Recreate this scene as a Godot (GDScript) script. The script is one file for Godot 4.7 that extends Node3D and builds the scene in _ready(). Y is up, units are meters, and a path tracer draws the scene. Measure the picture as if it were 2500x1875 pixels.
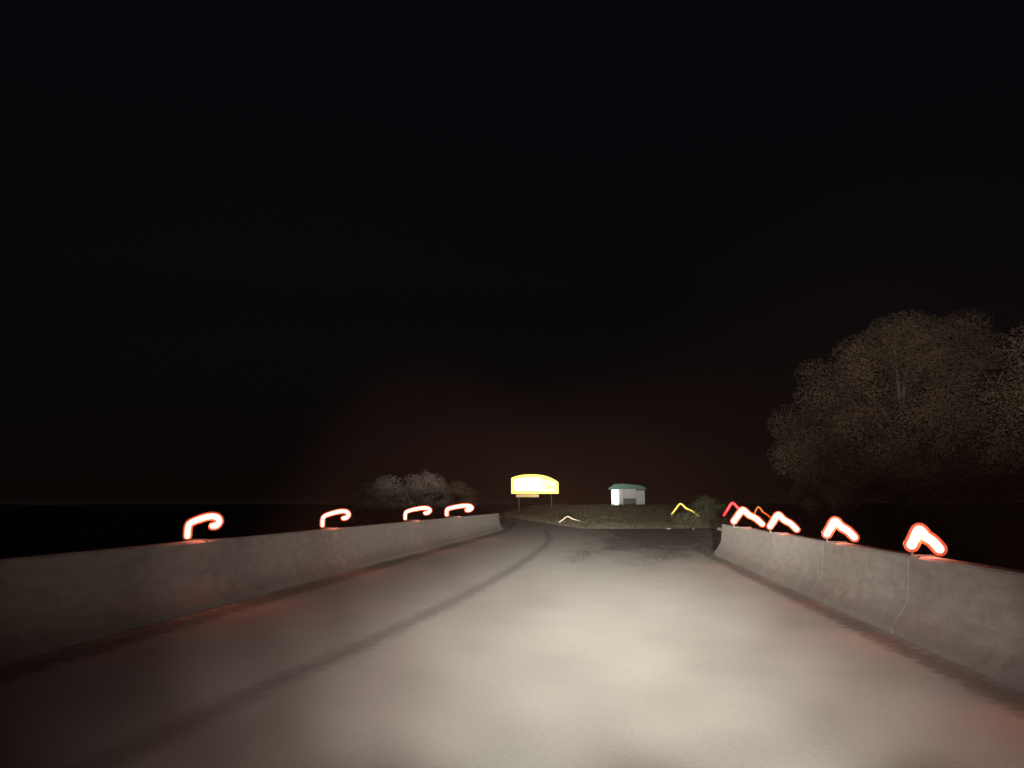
extends Node3D

var rng := RandomNumberGenerator.new()
var taken := {}
var M := {}

# ---------------------------------------------------------------- helpers
func numbered(called: String) -> String:
	var n: int = taken.get(called, -1) + 1
	taken[called] = n
	return called if n == 0 else "%s_%03d" % [called, n]

func tag(o: Node, label: String, category: String, group := "") -> void:
	o.set_meta("label", label)
	o.set_meta("category", category)
	if group != "":
		o.set_meta("group", group)

func thing(called: String, label: String, category: String, at := Vector3.ZERO, turn := 0.0, group := "") -> Node3D:
	var o := Node3D.new()
	o.name = numbered(called)
	add_child(o)
	o.position = at
	o.rotation_degrees.y = turn
	tag(o, label, category, group)
	return o

func obj(called: String, mesh: Mesh, mat: Material, parent: Node = null) -> MeshInstance3D:
	var o := MeshInstance3D.new()
	o.mesh = mesh
	o.material_override = mat
	if parent == null:
		o.name = numbered(called)
		add_child(o)
	else:
		o.name = called
		parent.add_child(o, true)
	return o

func struct(called: String, mesh: Mesh, mat: Material) -> MeshInstance3D:
	var o := obj(called, mesh, mat)
	o.set_meta("kind", "structure")
	return o

func begin() -> SurfaceTool:
	var st := SurfaceTool.new()
	st.begin(Mesh.PRIMITIVE_TRIANGLES)
	return st

func done(st: SurfaceTool) -> ArrayMesh:
	st.generate_normals()
	return st.commit()

func quad(st: SurfaceTool, a: Vector3, b: Vector3, c: Vector3, d: Vector3, uv := []) -> void:
	var p := [a, b, c, a, c, d]
	var k := [0, 1, 2, 0, 2, 3]
	for i in 6:
		if uv.size() == 4:
			st.set_uv(uv[k[i]])
		st.add_vertex(p[i])

func frame_of(t: Vector3) -> Array:
	var ref := Vector3(0, 0, 1) if absf(t.z) < 0.9 else Vector3(1, 0, 0)
	var n := ref.cross(t).normalized()
	return [n, t.cross(n).normalized()]

# tube along points with a radius at each, closed by rounded ends
func tube(st: SurfaceTool, pts: Array, radii: Array, sides := 12, round_ends := true) -> void:
	var c: Array = pts.duplicate()
	var r: Array = radii.duplicate()
	if round_ends:
		for e in 2:
			var i: int = 0 if e == 0 else c.size() - 1
			var j: int = 1 if e == 0 else c.size() - 2
			var t: Vector3 = (c[i] - c[j]).normalized()
			var rr: float = r[i]
			var base: Vector3 = c[i]
			for a in [0.45, 0.8, 0.97, 1.0]:
				var p: Vector3 = base + t * rr * a
				var q: float = maxf(rr * sqrt(1.0 - a * a), 0.0004)
				if e == 0:
					c.push_front(p)
					r.push_front(q)
				else:
					c.push_back(p)
					r.push_back(q)
	var rings := []
	for k in c.size():
		var t: Vector3 = (c[mini(k + 1, c.size() - 1)] - c[maxi(k - 1, 0)]).normalized()
		var f := frame_of(t)
		var ring := []
		for j in sides:
			var a := TAU * j / sides
			ring.append(c[k] + (f[0] * cos(a) + f[1] * sin(a)) * r[k])
		rings.append(ring)
	st.set_smooth_group(0)
	for k in rings.size() - 1:
		for j in sides:
			var l := (j + 1) % sides
			quad(st, rings[k][j], rings[k + 1][j], rings[k + 1][l], rings[k][l])

func smooth_path(keys: Array, per := 6) -> Array:
	var cv := Curve3D.new()
	for i in keys.size():
		var a: Vector3 = keys[maxi(i - 1, 0)]
		var b: Vector3 = keys[mini(i + 1, keys.size() - 1)]
		var t := (b - a) / 6.0
		cv.add_point(keys[i], -t, t)
	var out := []
	for i in keys.size() - 1:
		for s in per:
			out.append(cv.sample(i, float(s) / per))
	out.append(keys[-1])
	return out

# a box with chamfered edges
func box(st: SurfaceTool, lo: Vector3, hi: Vector3, ch := 0.0) -> void:
	st.set_smooth_group(-1)
	var c := (lo + hi) * 0.5
	var h := (hi - lo) * 0.5
	ch = minf(ch, minf(h.x, minf(h.y, h.z)) * 0.9)
	for ax in 3:
		for s in [-1.0, 1.0]:
			var u := (ax + 1) % 3
			var v := (ax + 2) % 3
			var p := []
			for k in [[-1, -1], [1, -1], [1, 1], [-1, 1]]:
				var q := Vector3.ZERO
				q[ax] = h[ax] * s
				q[u] = (h[u] - ch) * k[0]
				q[v] = (h[v] - ch) * k[1]
				p.append(c + q)
			if s > 0:
				p.reverse()
			quad(st, p[0], p[1], p[2], p[3])
	if ch <= 0.0:
		return
	for ax in 3:
		var u := (ax + 1) % 3
		var v := (ax + 2) % 3
		for su in [-1.0, 1.0]:
			for sv in [-1.0, 1.0]:
				var p := []
				for k in [[-1, 0], [1, 0], [1, 1], [-1, 1]]:
					var q := Vector3.ZERO
					q[ax] = (h[ax] - ch) * k[0]
					q[u] = su * (h[u] if k[1] == 0 else h[u] - ch)
					q[v] = sv * (h[v] - ch if k[1] == 0 else h[v])
					p.append(c + q)
				if su * sv > 0:
					p.reverse()
				quad(st, p[0], p[1], p[2], p[3])
	for sx in [-1.0, 1.0]:
		for sy in [-1.0, 1.0]:
			for sz in [-1.0, 1.0]:
				var s := Vector3(sx, sy, sz)
				var a := c + Vector3(h.x, h.y - ch, h.z - ch) * s
				var b := c + Vector3(h.x - ch, h.y, h.z - ch) * s
				var d := c + Vector3(h.x - ch, h.y - ch, h.z) * s
				if sx * sy * sz > 0:
					st.add_vertex(a); st.add_vertex(d); st.add_vertex(b)
				else:
					st.add_vertex(a); st.add_vertex(b); st.add_vertex(d)

func box_mesh(lo: Vector3, hi: Vector3, ch := 0.01) -> ArrayMesh:
	var st := begin()
	box(st, lo, hi, ch)
	return done(st)

# an outline in x and y, pulled from z0 to z1 (outline runs clockwise seen from +z)
func slab_xy(outline: PackedVector2Array, z0: float, z1: float) -> ArrayMesh:
	var st := begin()
	st.set_smooth_group(-1)
	var tri := Geometry2D.triangulate_polygon(outline)
	for k in range(0, tri.size(), 3):
		var a := outline[tri[k]]
		var b := outline[tri[k + 1]]
		var c := outline[tri[k + 2]]
		if (b - a).cross(c - a) > 0:
			var w := b
			b = c
			c = w
		for p in [a, b, c]:
			st.add_vertex(Vector3(p.x, p.y, z1))
		for p in [a, c, b]:
			st.add_vertex(Vector3(p.x, p.y, z0))
	for i in outline.size():
		var a := outline[i]
		var b := outline[(i + 1) % outline.size()]
		quad(st, Vector3(a.x, a.y, z1), Vector3(a.x, a.y, z0), Vector3(b.x, b.y, z0), Vector3(b.x, b.y, z1))
	return done(st)

func plain(c: Color, rough := 0.8, metal := 0.0) -> StandardMaterial3D:
	var m := StandardMaterial3D.new()
	m.albedo_color = c.linear_to_srgb()
	m.roughness = rough
	m.metallic = metal
	return m

func glow(c: Color, energy: float, base := Color(0.5, 0.5, 0.5)) -> StandardMaterial3D:
	var m := plain(base, 0.4)
	m.emission_enabled = true
	m.emission = c
	m.emission_energy_multiplier = energy
	return m

func noise(seed_: int, freq: float, oct := 4) -> FastNoiseLite:
	var n := FastNoiseLite.new()
	n.seed = seed_
	n.noise_type = FastNoiseLite.TYPE_SIMPLEX_SMOOTH
	n.frequency = freq
	n.fractal_octaves = oct
	return n

# seamless mottled colour, from coarse and fine noise, between two linear colours
func mottled(size: int, a: Color, b: Color, seed_: int, coarse: float, fine: float, fine_share: float) -> ImageTexture:
	var n1 := noise(seed_, coarse, 4).get_seamless_image(size, size)
	var n2 := noise(seed_ + 7, fine, 3).get_seamless_image(size, size)
	var im := Image.create(size, size, false, Image.FORMAT_RGB8)
	for y in size:
		for x in size:
			var t := clampf(n1.get_pixel(x, y).r * (1.0 - fine_share) + n2.get_pixel(x, y).r * fine_share, 0, 1)
			im.set_pixel(x, y, a.lerp(b, t).linear_to_srgb())
	im.generate_mipmaps()
	return ImageTexture.create_from_image(im)

func bumps(size: int, seed_: int, freq: float, strength: float) -> ImageTexture:
	var im := noise(seed_, freq, 4).get_seamless_image(size, size)
	im.convert(Image.FORMAT_RGBA8)
	im.bump_map_to_normal_map(strength)
	return ImageTexture.create_from_image(im)

# a stain with a ragged outline: opaque along the middle of u, broken up towards both sides by grain
func stain(col: Color, seed_: int, most: float, w := 256, h := 1024, closed := false) -> StandardMaterial3D:
	var n1 := noise(seed_, 0.012, 4)
	var n2 := noise(seed_ + 3, 0.16, 3)
	var im := Image.create(w, h, false, Image.FORMAT_RGBA8)
	for y in h:
		for x in w:
			var u := absf((x + 0.5) / w * 2.0 - 1.0)
			if closed:
				u = maxf(u, 1.0 - y / (h * 0.62))
			var q := 0.84 - u + 0.3 * n1.get_noise_2d(x, y) + 0.4 * n2.get_noise_2d(x, y)
			var k := smoothstep(0.0, 0.75, q)
			var c := col * (1.0 + 0.3 * n2.get_noise_2d(x + 500, y))
			c.a = 1.0
			c = c.linear_to_srgb()
			c.a = most * k
			im.set_pixel(x, y, c)
	var m := StandardMaterial3D.new()
	m.albedo_texture = ImageTexture.create_from_image(im)
	m.transparency = BaseMaterial3D.TRANSPARENCY_ALPHA
	m.roughness = 0.95
	return m

# ---------------------------------------------------------------- the lie of the land (metres ahead are -z)
func bank_start(x: float) -> float:
	var xs := [-16.0, -14.0, -11.4, -5.1, -0.8, 3.7, 8.6, 30.0]
	var zs := [112.0, 105.0, 88.0, 59.0, 41.0, 42.0, 48.0, 60.0]
	if x <= xs[0]:
		return zs[0]
	for i in xs.size() - 1:
		if x < xs[i + 1]:
			return lerpf(zs[i], zs[i + 1], (x - xs[i]) / (xs[i + 1] - xs[i]))
	return zs[-1]

var lumps: FastNoiseLite
func land(x: float, ahead: float) -> float:
	var y := -0.09
	if x < -14.1:
		y -= 0.55 * smoothstep(-14.1, -24.0, x) + 0.1 * smoothstep(-14.1, -15.0, x)
	if x > 8.6:
		y -= 0.5 * smoothstep(8.6, 16.0, x)
	var b := ahead - bank_start(x)
	if b > 0.0:
		y += (1.05 * smoothstep(0.0, 52.0, b) + 0.1 * smoothstep(0.0, 1.5, b)) * smoothstep(-19.0, -9.0, x)
	var away := Vector2(x, ahead).length()
	y += 2.0 * smoothstep(160.0, 600.0, away) * maxf(0.0, 0.25 + lumps.get_noise_2d(x * 0.045, ahead * 0.045))
	var rough := smoothstep(0.0, 3.0, maxf(maxf(-14.4 - x, x - 8.9), b))
	return y + rough * 0.12 * lumps.get_noise_2d(x, ahead)

func steps(stops: Array) -> Array:
	var out := []
	for i in stops.size() - 1:
		var a: float = stops[i][0]
		var b: float = stops[i + 1][0]
		var n := int(ceil((b - a) / float(stops[i][1])))
		for k in n:
			out.append(lerpf(a, b, float(k) / n))
	out.append(stops[-1][0])
	return out

# ---------------------------------------------------------------- builders
func omni(at: Vector3, c: Color, energy: float, parent: Node, size := 0.12) -> void:
	var l := OmniLight3D.new()
	l.light_color = c
	l.light_energy = energy
	l.light_size = size
	l.omni_range = 80.0
	l.omni_attenuation = 2.0
	l.shadow_enabled = true
	parent.add_child(l)
	l.position = at

# a shaken light trail as a glowing tube, its halo a shell, on legs
func trail_lamp(called: String, label: String, group: String, at: Vector3, turn: float, keys: Array, feet: Array, r: float, core: Material, halo: Material, light: Color, energy: float, halo_r := 1.65) -> Node3D:
	var t := thing(called, label, "lamp", at, turn, group)
	var path := smooth_path(keys)
	var rad := []
	var rad2 := []
	for k in path.size():
		rad.append(r)
		rad2.append(r * halo_r)
	var st := begin()
	tube(st, path, rad, 12)
	obj("tube", done(st), core, t)
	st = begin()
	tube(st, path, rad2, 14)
	obj("halo", done(st), halo, t)
	var mid := Vector3.ZERO
	for p in keys:
		mid += p
	mid /= keys.size()
	for f in feet:
		st = begin()
		tube(st, [Vector3(f.x, 0.02, f.z), f], [0.018, 0.018], 8, false)
		obj("leg", done(st), M.metal, t)
		st = begin()
		tube(st, [Vector3(f.x, 0.002, f.z), Vector3(f.x, 0.022, f.z), Vector3(f.x, 0.03, f.z)], [0.11, 0.11, 0.02], 14, false)
		obj("foot", done(st), M.metal, t)
	if energy > 0.0:
		omni(Vector3(mid.x, mid.y, r * halo_r + 0.06), light, energy, t, 0.06)
	return t

func leaf_mass(blobs: Array, count: int, size: float) -> ArrayMesh:
	var st := begin()
	var total := 0.0
	for b in blobs:
		total += b[1].x * b[1].y * b[1].z
	for b in blobs:
		var n := int(count * b[1].x * b[1].y * b[1].z / total)
		for k in n:
			var d := Vector3(rng.randfn(), rng.randfn(), rng.randfn()).normalized()
			var q: float = pow(rng.randf(), 0.28)
			var p: Vector3 = b[0] + d * q * b[1]
			var s := size * rng.randf_range(0.6, 1.35)
			var u := Vector3(rng.randfn(), rng.randfn() * 0.6, rng.randfn()).normalized()
			var w := u.cross(Vector3(rng.randfn(), rng.randfn(), rng.randfn()).normalized()).normalized()
			var tip := p + u * s
			if u.cross(w).dot(d) < 0.0:
				w = -w
			st.set_normal((d * 1.6 + u.cross(w)).normalized())
			quad(st, p, p + u * s * 0.45 + w * s * 0.3, tip, p + u * s * 0.45 - w * s * 0.3)
	return st.commit()

func limb(parent: Node, called: String, keys: Array, r0: float, r1: float, mat: Material) -> void:
	var path := smooth_path(keys, 4)
	var rad := []
	for k in path.size():
		rad.append(lerpf(r0, r1, float(k) / (path.size() - 1)))
	var st := begin()
	tube(st, path, rad, 9)
	obj(called, done(st), mat, parent)

func plant(called: String, label: String, category: String, group: String, at: Vector3, height: float, width: float, blob_n: int, leaves: int, leaf: float, mat: Material, low := 0.25, lean := 0.0) -> void:
	var t := thing(called, label, category, at, 0.0, group)
	var blobs := []
	var tips := []
	for k in blob_n:
		var f := (k + 0.5) / blob_n
		var y := height * lerpf(low + 0.1, 0.9, pow(f, 0.8))
		var spread := width * 0.5 * sin(PI * clampf(0.22 + 0.7 * f, 0, 1))
		var a := k * 2.4 + rng.randf() * 0.6
		var rr := spread * rng.randf_range(0.35, 0.8) * (0.2 if k == blob_n - 1 else 1.0)
		var c := Vector3(cos(a) * rr + lean * f, y, sin(a) * rr)
		var s := width * rng.randf_range(0.16, 0.25) * sqrt(14.0 / maxf(blob_n, 14.0))
		blobs.append([c, Vector3(s, s * rng.randf_range(0.7, 0.95), s)])
		tips.append(c)
	limb(t, "trunk", [Vector3(0, -0.1, 0), Vector3(0.05, height * 0.3, 0.04), Vector3(lean * 0.5, height * 0.62, 0)], height * 0.025, height * 0.01, M.bark)
	for k in range(0, blob_n, maxi(2, blob_n / 12)):
		var c: Vector3 = tips[k]
		var from := Vector3(lean * 0.2, minf(c.y * 0.6, height * 0.5), 0)
		limb(t, "limb", [from, from.lerp(c, 0.5) + Vector3(0, 0.05 * height, 0), c], height * 0.011, height * 0.004, M.bark)
	obj("crown", leaf_mass(blobs, leaves, leaf), mat, t)

func _ready() -> void:
	rng.seed = 20
	# ------------------------------------------------ camera, sky, exposure
	var cam := Camera3D.new()
	cam.name = "camera"
	add_child(cam)
	cam.position = Vector3(0, 1.3, 0)
	cam.rotation_degrees = Vector3(8.85, 6.45, 0)
	cam.fov = rad_to_deg(2.0 * atan(937.5 / 1878.0))
	cam.near = 0.05
	cam.far = 3000.0
	cam.current = true
	var env := Environment.new()
	env.background_mode = Environment.BG_SKY
	env.tonemap_mode = Environment.TONE_MAPPER_LINEAR
	env.tonemap_exposure = 1.0
	env.sdfgi_enabled = true
	env.ssao_enabled = true
	env.ssil_enabled = true
	var sm := ProceduralSkyMaterial.new()
	sm.sky_top_color = Color(0.026, 0.03, 0.043)
	sm.sky_horizon_color = Color(0.037, 0.021, 0.015)
	sm.sky_curve = 0.16
	sm.ground_bottom_color = Color(0.01, 0.008, 0.008)
	sm.ground_horizon_color = Color(0.08, 0.06, 0.06)
	sm.ground_curve = 0.1
	env.fog_enabled = true
	env.fog_density = 0.000036
	env.fog_light_color = Color(1.0, 0.72, 0.62)
	env.sky = Sky.new()
	env.sky.sky_material = sm
	var we := WorldEnvironment.new()
	we.environment = env
	add_child(we)

	# ------------------------------------------------ materials
	lumps = noise(5, 0.22, 3)
	M.concrete = StandardMaterial3D.new()
	M.concrete.albedo_texture = mottled(1024, Color(0.345, 0.33, 0.307), Color(0.475, 0.455, 0.425), 11, 0.008, 0.25, 0.65)
	M.concrete.uv1_triplanar = true
	M.concrete.uv1_world_triplanar = true
	M.concrete.uv1_scale = Vector3.ONE * 0.09
	M.concrete.normal_enabled = false
	M.concrete.roughness = 0.92
	M.grass_soil = StandardMaterial3D.new()
	M.grass_soil.albedo_texture = mottled(512, Color(0.026, 0.027, 0.015), Color(0.052, 0.046, 0.029), 31, 0.02, 0.2, 0.5)
	M.grass_soil.uv1_triplanar = true
	M.grass_soil.uv1_world_triplanar = true
	M.grass_soil.uv1_scale = Vector3.ONE * 0.12
	M.grass_soil.roughness = 1.0
	M.asphalt = stain(Color(0.09, 0.085, 0.085), 41, 0.85, 512, 512, true)
	M.dark_band = stain(Color(0.2, 0.185, 0.165), 43, 0.6)  # darker, ragged-edged tone for the strips along the barrier feet
	M.track = stain(Color(0.25, 0.24, 0.222), 47, 0.36)
	M.metal = plain(Color(0.06, 0.06, 0.06), 0.6, 0.3)
	M.black = plain(Color(0.03, 0.03, 0.03), 0.6)
	M.bark = plain(Color(0.06, 0.046, 0.034), 0.95)
	M.leaf_grey = plain(Color(0.115, 0.105, 0.088), 0.9)
	M.leaf_green = plain(Color(0.055, 0.075, 0.035), 0.9)
	M.leaf_dark = plain(Color(0.045, 0.052, 0.03), 0.95)
	M.leaf_brown = plain(Color(0.075, 0.062, 0.04), 0.95)
	M.leaf_tree = plain(Color(0.06, 0.043, 0.025), 0.95)
	for k in ["leaf_grey", "leaf_green", "leaf_dark", "leaf_brown", "leaf_tree"]:
		M[k].backlight_enabled = true
		M[k].backlight = Color(0.25, 0.25, 0.15)
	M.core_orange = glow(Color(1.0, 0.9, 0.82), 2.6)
	M.halo_orange = glow(Color(1.0, 0.36, 0.2), 0.5, Color(0.6, 0.12, 0.06))  # lens halo around the light, built as a translucent shell
	M.halo_orange.transparency = BaseMaterial3D.TRANSPARENCY_ALPHA
	M.halo_orange.albedo_color.a = 0.36
	M.halo_orange.roughness = 0.25

	# ------------------------------------------------ own vehicle and its headlights, below the frame
	vehicle()

	# ------------------------------------------------ ground
	var xs := steps([[-900, 40], [-180, 15], [-45, 3], [-18, 0.5], [-13, 2.0], [8, 0.5], [13, 2.0], [40, 12], [180, 40], [900, 1]])
	var zs := steps([[-40, 10], [-10, 3], [38, 1.5], [120, 6], [220, 30], [900, 100], [1500, 1]])
	var st := begin()
	st.set_smooth_group(0)
	for i in xs.size() - 1:
		for k in zs.size() - 1:
			var p := []
			for c in [[0, 1], [1, 1], [1, 0], [0, 0]]:
				var x: float = xs[i + c[0]]
				var z: float = zs[k + c[1]]
				p.append(Vector3(x, land(x, z), -z))
			quad(st, p[0], p[1], p[2], p[3])
	struct("ground", done(st), M.grass_soil)

	# pale concrete road: it bends away to the left where the grass bank starts
	st = begin()
	st.set_smooth_group(-1)
	var wob := noise(77, 0.35, 3)
	var left_edge := func(z: float) -> float: return lerpf(-5.75, -14.0, smoothstep(37.0, 56.0, z)) + 0.1 * wob.get_noise_2d(z, 0)
	var right_edge := func(z: float) -> float: return lerpf(3.75, 6.0, smoothstep(20.0, 26.0, z)) + 0.1 * wob.get_noise_2d(z, 90)
	var strips := [[-12.0, 41.0, left_edge, right_edge], [41.0, 104.0, left_edge, func(z: float) -> float:
		var bx := [-0.8, -5.1, -11.4, -13.9]
		var bz := [41.0, 59.0, 88.0, 104.0]
		for i in 3:
			if z <= bz[i + 1]:
				return lerpf(bx[i], bx[i + 1], (z - bz[i]) / (bz[i + 1] - bz[i])) + 0.12 * wob.get_noise_2d(z, 40)
		return -13.9]]
	for s in strips:
		var n := int((s[1] - s[0]) / 0.75)
		for k in n:
			var z0 := lerpf(s[0], s[1], float(k) / n)
			var z1 := lerpf(s[0], s[1], float(k + 1) / n)
			var a := Vector3(s[2].call(z1), 0, -z1)
			var b := Vector3(s[3].call(z1), 0, -z1)
			var c := Vector3(s[3].call(z0), 0, -z0)
			var d := Vector3(s[2].call(z0), 0, -z0)
			var dn := Vector3(0, -0.16, 0)
			quad(st, a, b, c, d)
			quad(st, d, d + dn, a + dn, a)
			quad(st, b, b + dn, c + dn, c)
			if k == n - 1:
				quad(st, b, a, a + dn, b + dn)
	struct("road", done(st), M.concrete)
	ground_band("dark_strip", [[-4.6, -2.0], [-4.6, 6.0], [-4.6, 15.0], [-4.6, 26.0], [-4.65, 38.0], [-6.2, 56.0]], 0.85, 0.004, M.dark_band)  # darker bands on the road beside the barriers
	ground_band("dark_strip", [[2.72, -2.0], [2.72, 8.0], [2.72, 14.0], [2.74, 20.0], [2.8, 24.0]], 0.55, 0.004, M.dark_band)
	ground_band("tyre_track", [[-2.6, 2.0], [-2.42, 5.3], [-2.2, 7.4], [-1.9, 12.1], [-1.75, 17.5], [-1.8, 27.0], [-2.6, 38.0]], 0.5, 0.004, M.track)
	ground_band("asphalt_patch", [[1.9, 15.0], [2.1, 26.0], [2.2, 33.0], [2.2, 40.9]], 7.2, 0.008, M.asphalt, 0.0386)

	grass()

	# ------------------------------------------------ lamps in two rows along the road's edges
	barriers()
	var hook_trail := [Vector3(0, 0.0, 0), Vector3(0.0, 0.4, 0), Vector3(0.06, 0.64, 0), Vector3(0.32, 0.84, 0), Vector3(0.64, 0.98, 0), Vector3(0.87, 0.96, 0), Vector3(0.97, 0.77, 0), Vector3(0.9, 0.55, 0), Vector3(0.78, 0.5, 0)]  # hooked outline of a light smeared by camera shake
	var bent_trail := [Vector3(0, 0.2, 0), Vector3(0.12, 0.52, 0), Vector3(0.28, 0.95, 0), Vector3(0.38, 0.97, 0), Vector3(0.54, 0.66, 0), Vector3(0.78, 0.4, 0), Vector3(1.0, 0.0, 0)]  # bent outline of a smeared light, given solid shape
	var scaled := func(keys: Array, sx: float, sy: float, x0 := 0.0, y0 := 0.0) -> Array:
		var o := []
		for p in keys:
			o.append(Vector3(p.x * sx + x0, p.y * sy + y0, 0))
		return o
	# distance ahead, width and height of the light trail tube, its radius
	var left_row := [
		[9.67, 0.44, 0.26, 0.035, "orange lamp with a hooked light trail, first of the hooked ones ahead of the grey bushes"],
		[14.77, 0.54, 0.28, 0.033, "orange lamp with a hooked light trail, second of the hooked ones, just short of the bushes"],
		[21.67, 0.74, 0.3, 0.04, "slender orange lamp with a hooked light trail, in front of the grey bushes, third of its row"],
		[28.25, 0.96, 0.33, 0.058, "orange lamp with a hooked light trail, in front of the grey bushes, last of its row"]]
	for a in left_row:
		var ks: Array = scaled.call(hook_trail, a[1], a[2], -a[1] * 0.5, 0.015 + a[3])
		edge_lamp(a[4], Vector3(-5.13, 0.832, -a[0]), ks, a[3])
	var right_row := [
		[8.2, 0.26, 0.18, 0.045, "thick orange lamp with a bent light trail, under the dark tree, the thickest of its row"],
		[10.94, 0.35, 0.21, 0.043, "thick orange lamp with a bent light trail, second thickest of its row, standing alone"],
		[14.22, 0.45, 0.25, 0.041, "orange lamp with a bent light trail, just in front of the amber lamp"],
		[17.5, 0.6, 0.3, 0.05, "orange lamp with a bent light trail, just in front of the red lamp"],
		[5.2, 0.27, 0.19, 0.052, "orange lamp with a bent light trail, on the barrier just ahead of the vehicle"]]
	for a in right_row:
		var ks: Array = scaled.call(bent_trail, a[1], a[2], -a[1] * 0.5, 0.03 + a[3])
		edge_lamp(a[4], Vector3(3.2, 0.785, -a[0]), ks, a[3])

	far_lamps(bent_trail, hook_trail, scaled)
	sign_board()
	shelter()
	plants()
	stones()

# a lamp's light trail built as a tube, clamped over a barrier's top
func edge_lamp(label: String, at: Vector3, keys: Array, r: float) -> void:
	var t := trail_lamp("edge_lamp", label, "orange lamps on the barrier tops", at, 0.0, keys, [], r, M.core_orange, M.halo_orange, Color(1.0, 0.53, 0.42), 0.33)
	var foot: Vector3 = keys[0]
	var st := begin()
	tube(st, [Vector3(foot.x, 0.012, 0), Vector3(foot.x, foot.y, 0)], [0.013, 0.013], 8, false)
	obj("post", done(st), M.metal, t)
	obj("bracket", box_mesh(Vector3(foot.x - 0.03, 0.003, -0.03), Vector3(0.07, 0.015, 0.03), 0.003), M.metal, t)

func barrier_mesh(seed_: int) -> ArrayMesh:
	var half := [Vector2(0.3, 0.0), Vector2(0.305, 0.075), Vector2(0.21, 0.2), Vector2(0.135, 0.32), Vector2(0.118, 0.4), Vector2(0.1, 0.6), Vector2(0.085, 0.785), Vector2(0.065, 0.81)]
	var prof := []
	for p in half:
		prof.append(p)
	for i in half.size():
		var p: Vector2 = half[half.size() - 1 - i]
		prof.append(Vector2(-p.x, p.y))
	var st := begin()
	st.set_smooth_group(-1)
	var n := noise(seed_, 0.9, 3)
	var len_ := 3.06
	var cuts := [0.0, 0.008, 0.5, 1.0, 1.5, 2.0, 2.53, 3.052, 3.06]
	var at := func(i: int, k: int) -> Vector3:
		var p: Vector2 = prof[i]
		var inset := 0.002 if k == 0 or k == cuts.size() - 1 else 0.0
		var w := 0.0 if k < 2 or k > cuts.size() - 3 else 0.006 * n.get_noise_3d(p.x * 3.0, p.y * 3.0, cuts[k])
		return Vector3(p.x - signf(p.x) * inset + w, maxf(p.y - (inset if p.y > 0.5 else 0.0), 0.0), cuts[k] - len_ * 0.5)
	for k in cuts.size() - 1:
		for i in prof.size() - 1:
			var v0 := float(i) / (prof.size() - 1)
			var h0: float = prof[i].y / 0.81
			var h1: float = prof[i + 1].y / 0.81
			quad(st, at.call(i, k + 1), at.call(i, k), at.call(i + 1, k), at.call(i + 1, k + 1), [Vector2(cuts[k + 1] / len_, 1.0 - h0), Vector2(cuts[k] / len_, 1.0 - h0), Vector2(cuts[k] / len_, 1.0 - h1), Vector2(cuts[k + 1] / len_, 1.0 - h1)])
	for e in [0, cuts.size() - 1]:
		for i in prof.size() / 2 - 1:
			var j: int = prof.size() - 1 - i
			var q := [at.call(i, e), at.call(i + 1, e), at.call(j - 1, e), at.call(j, e)]
			if e == 0:
				q.reverse()
			quad(st, q[3], q[2], q[1], q[0], [Vector2(0.1, 0.5), Vector2(0.1, 0.4), Vector2(0.2, 0.4), Vector2(0.2, 0.5)])
	return done(st)

# weathered concrete with a ragged grime line along its foot and runs down its face
func barrier_material(seed_: int) -> StandardMaterial3D:
	var w := 512
	var h := 256
	var n1 := noise(seed_, 0.012, 4)
	var n2 := noise(seed_ + 1, 0.15, 3)
	var n3 := noise(seed_ + 2, 0.03, 3)
	var im := Image.create(w, h, false, Image.FORMAT_RGB8)
	for y in h:
		for x in w:
			var up := 1.0 - float(y) / h
			var t := clampf(0.5 + 0.45 * n1.get_noise_2d(x, y * 2.0) + 0.35 * n2.get_noise_2d(x, y), 0, 1)
			var c := Color(0.182, 0.164, 0.15).lerp(Color(0.275, 0.25, 0.228), t)
			var grime := smoothstep(0.1, -0.12, up - 0.24 - 0.08 * n3.get_noise_1d(x * 0.5) - 0.1 * n2.get_noise_2d(x, y))
			var runs := clampf(1.6 * n3.get_noise_2d(x * 0.7, y * 0.3) - 0.35, 0, 0.3)
			c = c.lerp(Color(0.105, 0.094, 0.084), clampf(0.55 * grime + 0.6 * runs, 0, 1))
			im.set_pixel(x, y, c.linear_to_srgb())
	var m := StandardMaterial3D.new()
	m.albedo_texture = ImageTexture.create_from_image(im)
	m.roughness = 0.93
	return m

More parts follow.
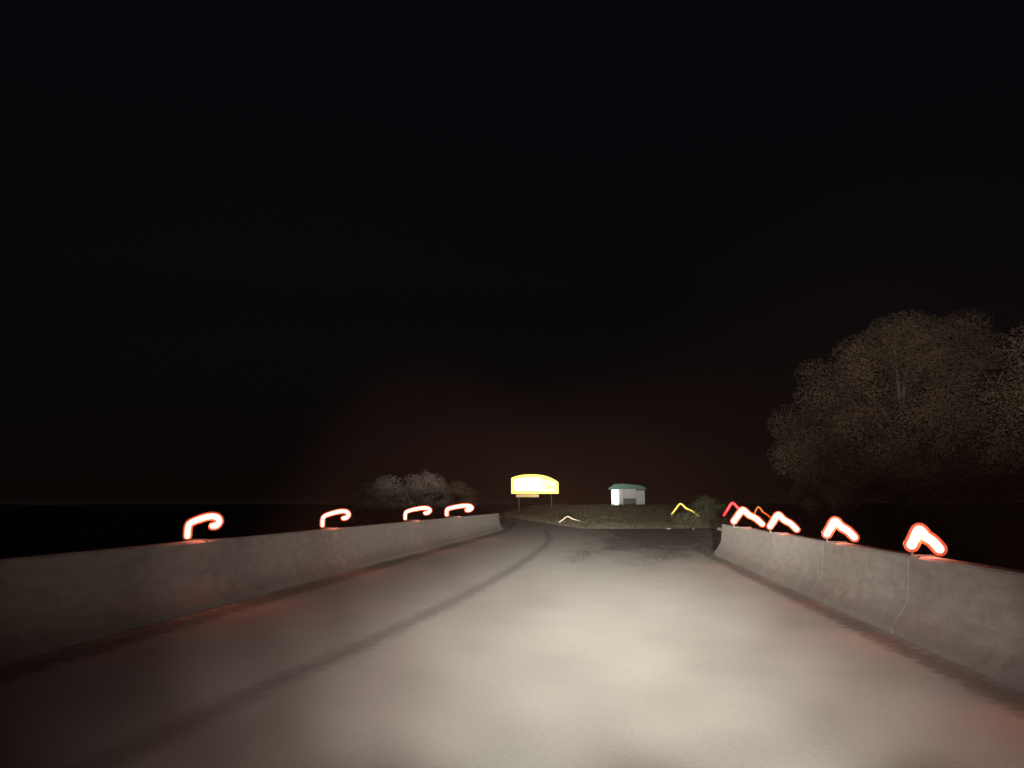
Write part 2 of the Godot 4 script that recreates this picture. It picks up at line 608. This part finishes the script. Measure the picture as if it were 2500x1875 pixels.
func barriers() -> void:
	var meshes := [barrier_mesh(3), barrier_mesh(8), barrier_mesh(15)]
	var mats := [barrier_material(60), barrier_material(70), barrier_material(80)]
	for row in [[-5.17, 14, 0.83, "grey concrete barrier section without a lamp in the row of hooked lamps", {4: "grey concrete barrier section under the first orange hooked lamp", 6: "grey concrete barrier section under the second orange hooked lamp", 8: "grey concrete barrier section under the slender third hooked lamp", 10: "grey concrete barrier section under the last hooked lamp of the row", 13: "end section of the concrete barrier row beyond the last hooked lamp"}], [3.2, 8, 0.785, "grey concrete barrier section without a lamp in the row of bent-trail lamps", {2: "grey concrete barrier section under the bent-trail lamp just ahead of the vehicle", 3: "grey concrete barrier section under the thickest orange bent-trail lamp", 4: "grey concrete barrier section under the second thickest bent-trail lamp", 5: "grey concrete barrier section under the bent-trail lamp before the amber one", 6: "grey concrete barrier section under the bent-trail lamp before the red one", 7: "end section of the concrete barrier row beside the dark asphalt patch"}]]:
		for k in row[1]:
			var z: float = -2.3 + 3.0625 * k
			var t := thing("concrete_barrier", row[4].get(k, row[3]), "barrier", Vector3(row[0], 0.003, -z), 0.0, "concrete barriers along both sides of the road")
			t.scale.y = row[2] / 0.813
			obj("body", meshes[k % 3], mats[(k * 2 + int(row[1])) % 3], t)
			for e in [-1.0, 1.0]:
				var st := begin()
				var ring := []
				for a in 7:
					ring.append(Vector3(-0.05 + 0.1 * a / 6.0, 0.62, e * (1.5 + 0.034 * sin(PI * a / 6.0))))
				tube(st, ring, [0.008, 0.008, 0.008, 0.008, 0.008, 0.008, 0.008], 6, false)
				obj("joint_loop", done(st), M.metal, t)

func ground_band(called: String, line: Array, width: float, y: float, mat: Material, rate := 0.0) -> void:
	var keys := []
	for p in line:
		keys.append(Vector3(p[0], y, -p[1]))
	var path := smooth_path(keys, 5)
	var st := begin()
	st.set_smooth_group(-1)
	var run := 0.0
	for k in path.size() - 1:
		var a: Vector3 = path[k]
		var b: Vector3 = path[k + 1]
		var sa := Vector3(width * 0.5, 0, 0)
		var nxt := run + a.distance_to(b) * (rate if rate > 0.0 else 1.0 / (width * 4.0))
		quad(st, b - sa, b + sa, a + sa, a - sa, [Vector2(0, nxt), Vector2(1, nxt), Vector2(1, run), Vector2(0, run)])
		run = nxt
	struct(called, done(st), mat)

func grass() -> void:
	var st := begin()
	st.set_smooth_group(-1)
	for k in 7:
		var a := rng.randf() * TAU
		var o := Vector3(cos(a * 3.1), 0, sin(a * 1.7)) * 0.12
		var w := Vector3(cos(a), 0, sin(a)) * 0.014
		var lean := Vector3(rng.randfn(), 0, rng.randfn()) * 0.07
		var h := rng.randf_range(0.12, 0.3)
		quad(st, o - w, o + lean * 0.4 - w * 0.8 + Vector3(0, h * 0.6, 0), o + lean + Vector3(0, h, 0), o + w)
	var mm := MultiMesh.new()
	mm.transform_format = MultiMesh.TRANSFORM_3D
	mm.use_colors = true
	mm.mesh = done(st)
	var spots := []
	while spots.size() < 26000:
		var x := 0.0
		var z := 0.0
		if spots.size() < 18000:
			x = rng.randf_range(-15.0, 22.0)
			z = bank_start(x) + 0.3 + 45.0 * pow(rng.randf(), 1.6)
		elif spots.size() < 22000:
			x = 6.3 + 5.0 * pow(rng.randf(), 1.5)
			z = rng.randf_range(19.0, 52.0)
		else:
			x = -14.4 - 3.0 * pow(rng.randf(), 1.5)
			z = rng.randf_range(40.0, 100.0)
		spots.append(Vector2(x, z))
	mm.instance_count = spots.size()
	for i in spots.size():
		var p: Vector2 = spots[i]
		var s := rng.randf_range(0.6, 1.3)
		var b := Basis(Vector3.UP, rng.randf() * TAU).scaled(Vector3(s, s * rng.randf_range(0.7, 1.1), s))
		mm.set_instance_transform(i, Transform3D(b, Vector3(p.x, land(p.x, p.y) - 0.01, -p.y)))
		var q := rng.randf()
		mm.set_instance_color(i, Color(0.028, 0.03, 0.016).lerp(Color(0.06, 0.05, 0.032), q * q))
	var o := MultiMeshInstance3D.new()
	o.multimesh = mm
	var m := plain(Color(1, 1, 1), 0.95)
	m.vertex_color_use_as_albedo = true
	m.albedo_color = Color(1, 1, 1)
	o.material_override = m
	o.name = "grass"
	add_child(o)
	tag(o, "dark olive grass on the bank and verges beside the road", "grass")
	o.set_meta("kind", "stuff")

func vehicle() -> void:
	var t := thing("utility_vehicle", "open dark utility vehicle whose headlights light the road ahead", "vehicle", Vector3(0, 0, 0))
	var paint := plain(Color(0.04, 0.05, 0.045), 0.35)
	obj("front_panel", box_mesh(Vector3(-0.8, 0.42, -0.42), Vector3(0.8, 1.1, -0.3), 0.03), paint, t)
	obj("bumper", box_mesh(Vector3(-0.85, 0.36, -0.5), Vector3(0.85, 0.56, -0.425), 0.03), M.black, t)
	obj("floor_pan", box_mesh(Vector3(-0.8, 0.36, -0.295), Vector3(0.8, 0.44, 1.9), 0.02), M.black, t)
	for s in [-1.0, 1.0]:
		obj("side_panel", box_mesh(Vector3(minf(s * 0.8, s * 0.74), 0.445, -0.29), Vector3(maxf(s * 0.8, s * 0.74), 0.7, 1.9), 0.02), paint, t)
	obj("seat", box_mesh(Vector3(-0.7, 0.445, 0.25), Vector3(0.7, 0.72, 0.8), 0.05), M.black, t)
	obj("seat_back", box_mesh(Vector3(-0.7, 0.725, 0.72), Vector3(0.7, 1.15, 0.86), 0.05), M.black, t)
	for x in [-0.72, 0.72]:
		for z in [0.05, 1.5]:
			var st := begin()
			tube(st, [Vector3(x - 0.1, 0.3, z), Vector3(x - 0.08, 0.3, z), Vector3(x + 0.08, 0.3, z), Vector3(x + 0.1, 0.3, z)], [0.24, 0.3, 0.3, 0.24], 24, false)
			var w := obj("wheel", done(st), M.black, t)
			st = begin()
			tube(st, [Vector3(x - 0.104, 0.3, z), Vector3(x + 0.104, 0.3, z)], [0.17, 0.17], 20, false)
			obj("rim", done(st), M.metal, w)
	var lens := glow(Color(1.0, 0.95, 0.86), 1.2, Color(0.8, 0.8, 0.78))
	for s in [-1.0, 1.0]:
		var x: float = s * 0.6
		var st := begin()
		tube(st, [Vector3(x, 0.74, -0.425), Vector3(x, 0.74, -0.47), Vector3(x, 0.74, -0.48)], [0.12, 0.12, 0.105], 24, false)
		var h := obj("headlight", done(st), M.metal, t)
		st = begin()
		tube(st, [Vector3(x, 0.74, -0.481), Vector3(x, 0.74, -0.49)], [0.1, 0.09], 24, false)
		obj("lens", done(st), lens, h)
		# half cone angle, pitch, yaw, energy: the dipped and main beams of one headlight
		beams(t, Vector3(x, 0.75, -0.6), Color(1.0, 0.985, 0.925), [[18, 1, 4, 97], [11, 2, -4, 360], [9, 4, -4, 2122], [11, 0, 4, 166], [11, 4, 4, 1279], [10, -8, 1, 8]])
		# pink tint imitates red lens veil; steep upward spots are added fill for plants
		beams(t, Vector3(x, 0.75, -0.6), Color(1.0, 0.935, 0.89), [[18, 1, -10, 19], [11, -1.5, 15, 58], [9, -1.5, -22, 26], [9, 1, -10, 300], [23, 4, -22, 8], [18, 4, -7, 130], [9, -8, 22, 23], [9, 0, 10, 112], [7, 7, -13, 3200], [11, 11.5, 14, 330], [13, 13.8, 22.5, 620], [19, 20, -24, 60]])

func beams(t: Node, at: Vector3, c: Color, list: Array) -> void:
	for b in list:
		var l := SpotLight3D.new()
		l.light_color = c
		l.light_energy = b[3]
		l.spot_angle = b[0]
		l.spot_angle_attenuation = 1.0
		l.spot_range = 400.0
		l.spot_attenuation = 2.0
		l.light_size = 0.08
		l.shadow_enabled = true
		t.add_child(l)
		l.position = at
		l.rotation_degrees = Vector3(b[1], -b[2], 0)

func far_lamps(bent_trail: Array, hook_trail: Array, scaled: Callable) -> void:
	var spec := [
		["marker_lamp", "thin bright yellow lamp with a bent light trail beside the dark low shrub", Color(1.0, 0.86, 0.16), 1.05, bent_trail, 4.85, -54.0, 1.8, 0.85, 0.045, 0.3],
		["marker_lamp", "red lamp with a bent light trail behind the last orange lamp", Color(0.9, 0.02, 0.05), 1.0, bent_trail, 7.85, -51.0, 1.7, 0.95, 0.08, 0.3],
		["marker_lamp", "thin amber lamp with a bent light trail behind an orange lamp", Color(1.0, 0.42, 0.02), 0.8, bent_trail, 9.0, -48.0, 1.25, 0.85, 0.038, 0.2],
		["marker_lamp", "dim pale cream lamp with a thin hooked light trail at the grass edge, below the kiosk", Color(0.75, 0.62, 0.42), 0.45, bent_trail, -2.5, -48.0, 1.55, 0.42, 0.03, 0.1]]
	for s in spec:  # distant point lights, their smeared trails built as tubes on added legs
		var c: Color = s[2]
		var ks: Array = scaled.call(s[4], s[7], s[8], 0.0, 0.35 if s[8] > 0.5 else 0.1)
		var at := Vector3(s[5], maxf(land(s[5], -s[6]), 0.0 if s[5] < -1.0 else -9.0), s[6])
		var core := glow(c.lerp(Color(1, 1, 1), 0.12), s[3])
		var sl := glow(c, s[3] * 0.5, Color(c.r * 0.5, c.g * 0.5, c.b * 0.5))  # glow around the trail, as an outer shell
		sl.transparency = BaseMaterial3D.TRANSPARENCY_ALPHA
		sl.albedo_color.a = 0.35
		trail_lamp(s[0], s[1], "", at, 0.0, ks, [ks[0], ks[ks.size() - 1]], s[9], core, sl, c, s[10], 1.4)

func sign_board() -> void:
	var w := 5.5
	var at := Vector3(-7.5, land(-7.5, 90.0), -90.0)
	var t := thing("lit_sign", "bright yellow lit sign on posts, with white glare and a smeared curved top", "sign", at)
	var y0 := 2.46 - at.y
	var arch := func(x0: float, x1: float, base: float, drop: float) -> PackedVector2Array:  # curved top copies the smear of the sign's light
		var o := PackedVector2Array()
		o.append(Vector2(x0, base))
		for k in 25:
			var x := lerpf(x0, x1, k / 24.0)
			var u := (x / w - 0.42) * 2.0
			var top := 2.22 - 0.62 * pow(absf(u), 2.6) - drop
			o.append(Vector2(x, base + maxf(top - (base - y0), 0.3)))
		o.append(Vector2(x1, base))
		return o
	var off := func(p: PackedVector2Array) -> PackedVector2Array:
		for i in p.size():
			p[i].x -= w * 0.5
		return p
	obj("cabinet", slab_xy(off.call(arch.call(-0.04, w + 0.04, y0 - 0.04, -0.04)), -0.4, -0.012), M.metal, t)
	var f := obj("face", slab_xy(off.call(arch.call(0.0, w, y0, 0.0)), -0.01, 0.02), glow(Color(1.0, 0.93, 0.36), 1.1, Color(0.6, 0.5, 0.1)), t)
	obj("white_glare", slab_xy(off.call(arch.call(0.3, 3.6, y0 + 0.28, 0.34)), 0.022, 0.04), glow(Color(1.0, 0.975, 0.74), 1.2), f)  # overexposed middle of the yellow face, put in as a whiter panel
	obj("pale_field", slab_xy(off.call(PackedVector2Array([Vector2(3.603, y0 + 0.2), Vector2(3.603, y0 + 1.62), Vector2(4.6, y0 + 1.5), Vector2(5.2, y0 + 1.3), Vector2(5.2, y0 + 0.2)])), 0.022, 0.036), glow(Color(1.0, 0.95, 0.5), 1.15), f)
	var em := PackedVector2Array()
	for k in 24:
		var a := -TAU * k / 24.0
		em.append(Vector2(4.45 + 0.55 * cos(a), y0 + 0.8 + 0.28 * sin(a)))
	obj("emblem", slab_xy(off.call(em), 0.043, 0.055), glow(Color(1.0, 0.92, 0.18), 1.0), f)
	obj("lower_panel", box_mesh(Vector3(-2.2, y0 - 0.4, -0.3), Vector3(0.45, y0 - 0.045, -0.05), 0.01), glow(Color(0.75, 0.5, 0.16), 0.4, Color(0.4, 0.3, 0.1)), t)
	for x in [-1.9, 1.9]:
		obj("post", box_mesh(Vector3(x - 0.05, -0.15, -0.38), Vector3(x + 0.05, y0 - 0.042, -0.31), 0.01), M.black, t)
	omni(Vector3(0, y0 + 1.0, 0.6), Color(1.0, 0.85, 0.4), 2.0, t, 0.6)

func shelter() -> void:
	var at := Vector3(3.35, land(3.35, 95.0), -95.0)
	var t := thing("kiosk", "small white kiosk with a teal roof and a lit end, far beyond the grass", "kiosk", at)
	var white := plain(Color(0.33, 0.33, 0.335), 0.7)
	var grey := plain(Color(0.3, 0.29, 0.29), 0.8)
	var teal := plain(Color(0.035, 0.12, 0.1), 0.6)
	obj("floor_slab", box_mesh(Vector3(-2.1, -0.2, -1.3), Vector3(2.2, 0.06, 0.1), 0.01), grey, t)
	obj("lit_panel", box_mesh(Vector3(-1.95, 0.1, -0.35), Vector3(-1.05, 2.02, -0.05), 0.02), glow(Color(0.93, 1.0, 0.96), 1.25), t)
	obj("pier", box_mesh(Vector3(-1.045, 0.065, -0.4), Vector3(-0.55, 2.1, -0.08), 0.015), white, t)
	obj("counter_front", box_mesh(Vector3(-0.545, 0.95, -0.6), Vector3(1.0, 2.1, -0.45), 0.01), white, t)
	obj("back_wall", box_mesh(Vector3(-1.95, 0.065, -1.25), Vector3(2.0, 2.1, -1.1), 0.01), M.black, t)
	obj("end_pier", box_mesh(Vector3(1.005, 0.065, -0.5), Vector3(2.05, 1.9, -0.1), 0.015), white, t)
	var st := begin()
	var o := PackedVector2Array([Vector2(-2.3, 2.0), Vector2(-2.3, 2.2), Vector2(-1.6, 2.66), Vector2(-0.6, 2.72), Vector2(1.5, 2.5), Vector2(2.2, 2.2), Vector2(2.2, 2.0), Vector2(1.0, 2.12), Vector2(-1.0, 2.12)])
	obj("roof", slab_xy(o, -1.5, 0.15), teal, t)
	omni(Vector3(-1.3, 1.7, 0.9), Color(0.9, 1.0, 0.96), 0.5, t, 0.3)

func plants() -> void:
	var g := "grey bushes behind the hooked lamps"
	plant("bush", "broad grey leafy bush behind the third hooked lamp, wider than tall", "bush", g, Vector3(-17.2, land(-17.2, 62), -62.0), 3.7, 5.0, 14, 10000, 0.14, M.leaf_grey, 0.0)
	plant("bush", "tallest grey leafy bush, rising between the last two hooked lamps", "bush", g, Vector3(-16.8, land(-16.8, 74), -74.0), 4.6, 5.6, 18, 12000, 0.15, M.leaf_grey, 0.0)
	plant("bush", "brownish bush beyond the last hooked lamp, lowest of the grey bushes", "bush", g, Vector3(-17.0, land(-17.0, 92), -92.0), 3.9, 6.0, 14, 9000, 0.17, M.leaf_brown, 0.0)
	plant("bush", "small dark bush at the foot of the broad grey bush", "bush", g, Vector3(-16.4, land(-16.4, 53), -53.0), 1.9, 3.4, 10, 5000, 0.11, M.leaf_dark, 0.0)
	var tg := "dark trees beyond the road edge"
	plant("tree", "large dark tree with a faintly lit edge, above the bent orange lamps", "tree", tg, Vector3(17.2, land(17.2, 47), -47.0), 13.5, 18.5, 110, 170000, 0.12, M.leaf_tree, 0.02, 2.0)
	plant("tree", "dark tree at the roadside, lower and nearer than the large dark tree", "tree", tg, Vector3(20.0, land(20.0, 32), -32.0), 10.0, 13.0, 70, 80000, 0.12, M.leaf_tree, 0.02)
	var sg := "low shrubs at the foot of the bank"
	plant("shrub", "faintly lit green shrub behind the dark low shrub", "shrub", sg, Vector3(7.9, land(7.9, 60), -60.0), 1.25, 3.4, 10, 4000, 0.1, M.leaf_green, 0.05)
	plant("shrub", "dark low shrub in front of the yellow lamp", "shrub", sg, Vector3(5.0, land(5.0, 45.5), -45.5), 0.75, 2.2, 8, 2600, 0.08, M.leaf_dark, 0.02)
	plant("shrub", "dark low shrub in front of the green shrub, beside the last bent orange lamp", "shrub", sg, Vector3(6.5, land(6.5, 48.5), -48.5), 0.9, 2.0, 8, 2400, 0.08, M.leaf_dark, 0.02)

func stones() -> void:
	var spots := [[3.55, 41.5, 0.11, "small pale stone below the yellow lamp"], [4.75, 41.0, 0.1, "small pale stone between the two dark low shrubs"], [5.85, 39.5, 0.12, "small pale stone beside the last bent orange lamp"]]
	for s in spots:
		var st := begin()
		st.set_smooth_group(-1)
		var n := noise(int(s[0] * 100), 1.3, 2)
		var rings := 6
		var pt := func(i: int, j: int) -> Vector3:
			var a := PI * i / rings
			var b := TAU * j / 9.0
			var d := Vector3(sin(a) * cos(b), cos(a), sin(a) * sin(b))
			return d * Vector3(1.2, 0.75, 1.0) * s[2] * (1.0 + 0.5 * n.get_noise_3dv(d * 1.2))
		for i in rings:
			for j in 9:
				quad(st, pt.call(i, j), pt.call(i, j + 1), pt.call(i + 1, j + 1), pt.call(i + 1, j))
		var o := obj("stone", done(st), plain(Color(0.3, 0.285, 0.26), 0.9))
		var y: float = 0.0 if s[1] < 41.0 else land(s[0], s[1])
		o.position = Vector3(s[0], y + s[2] * 0.5, -s[1])
		tag(o, s[3], "stone", "stones at the foot of the bank")
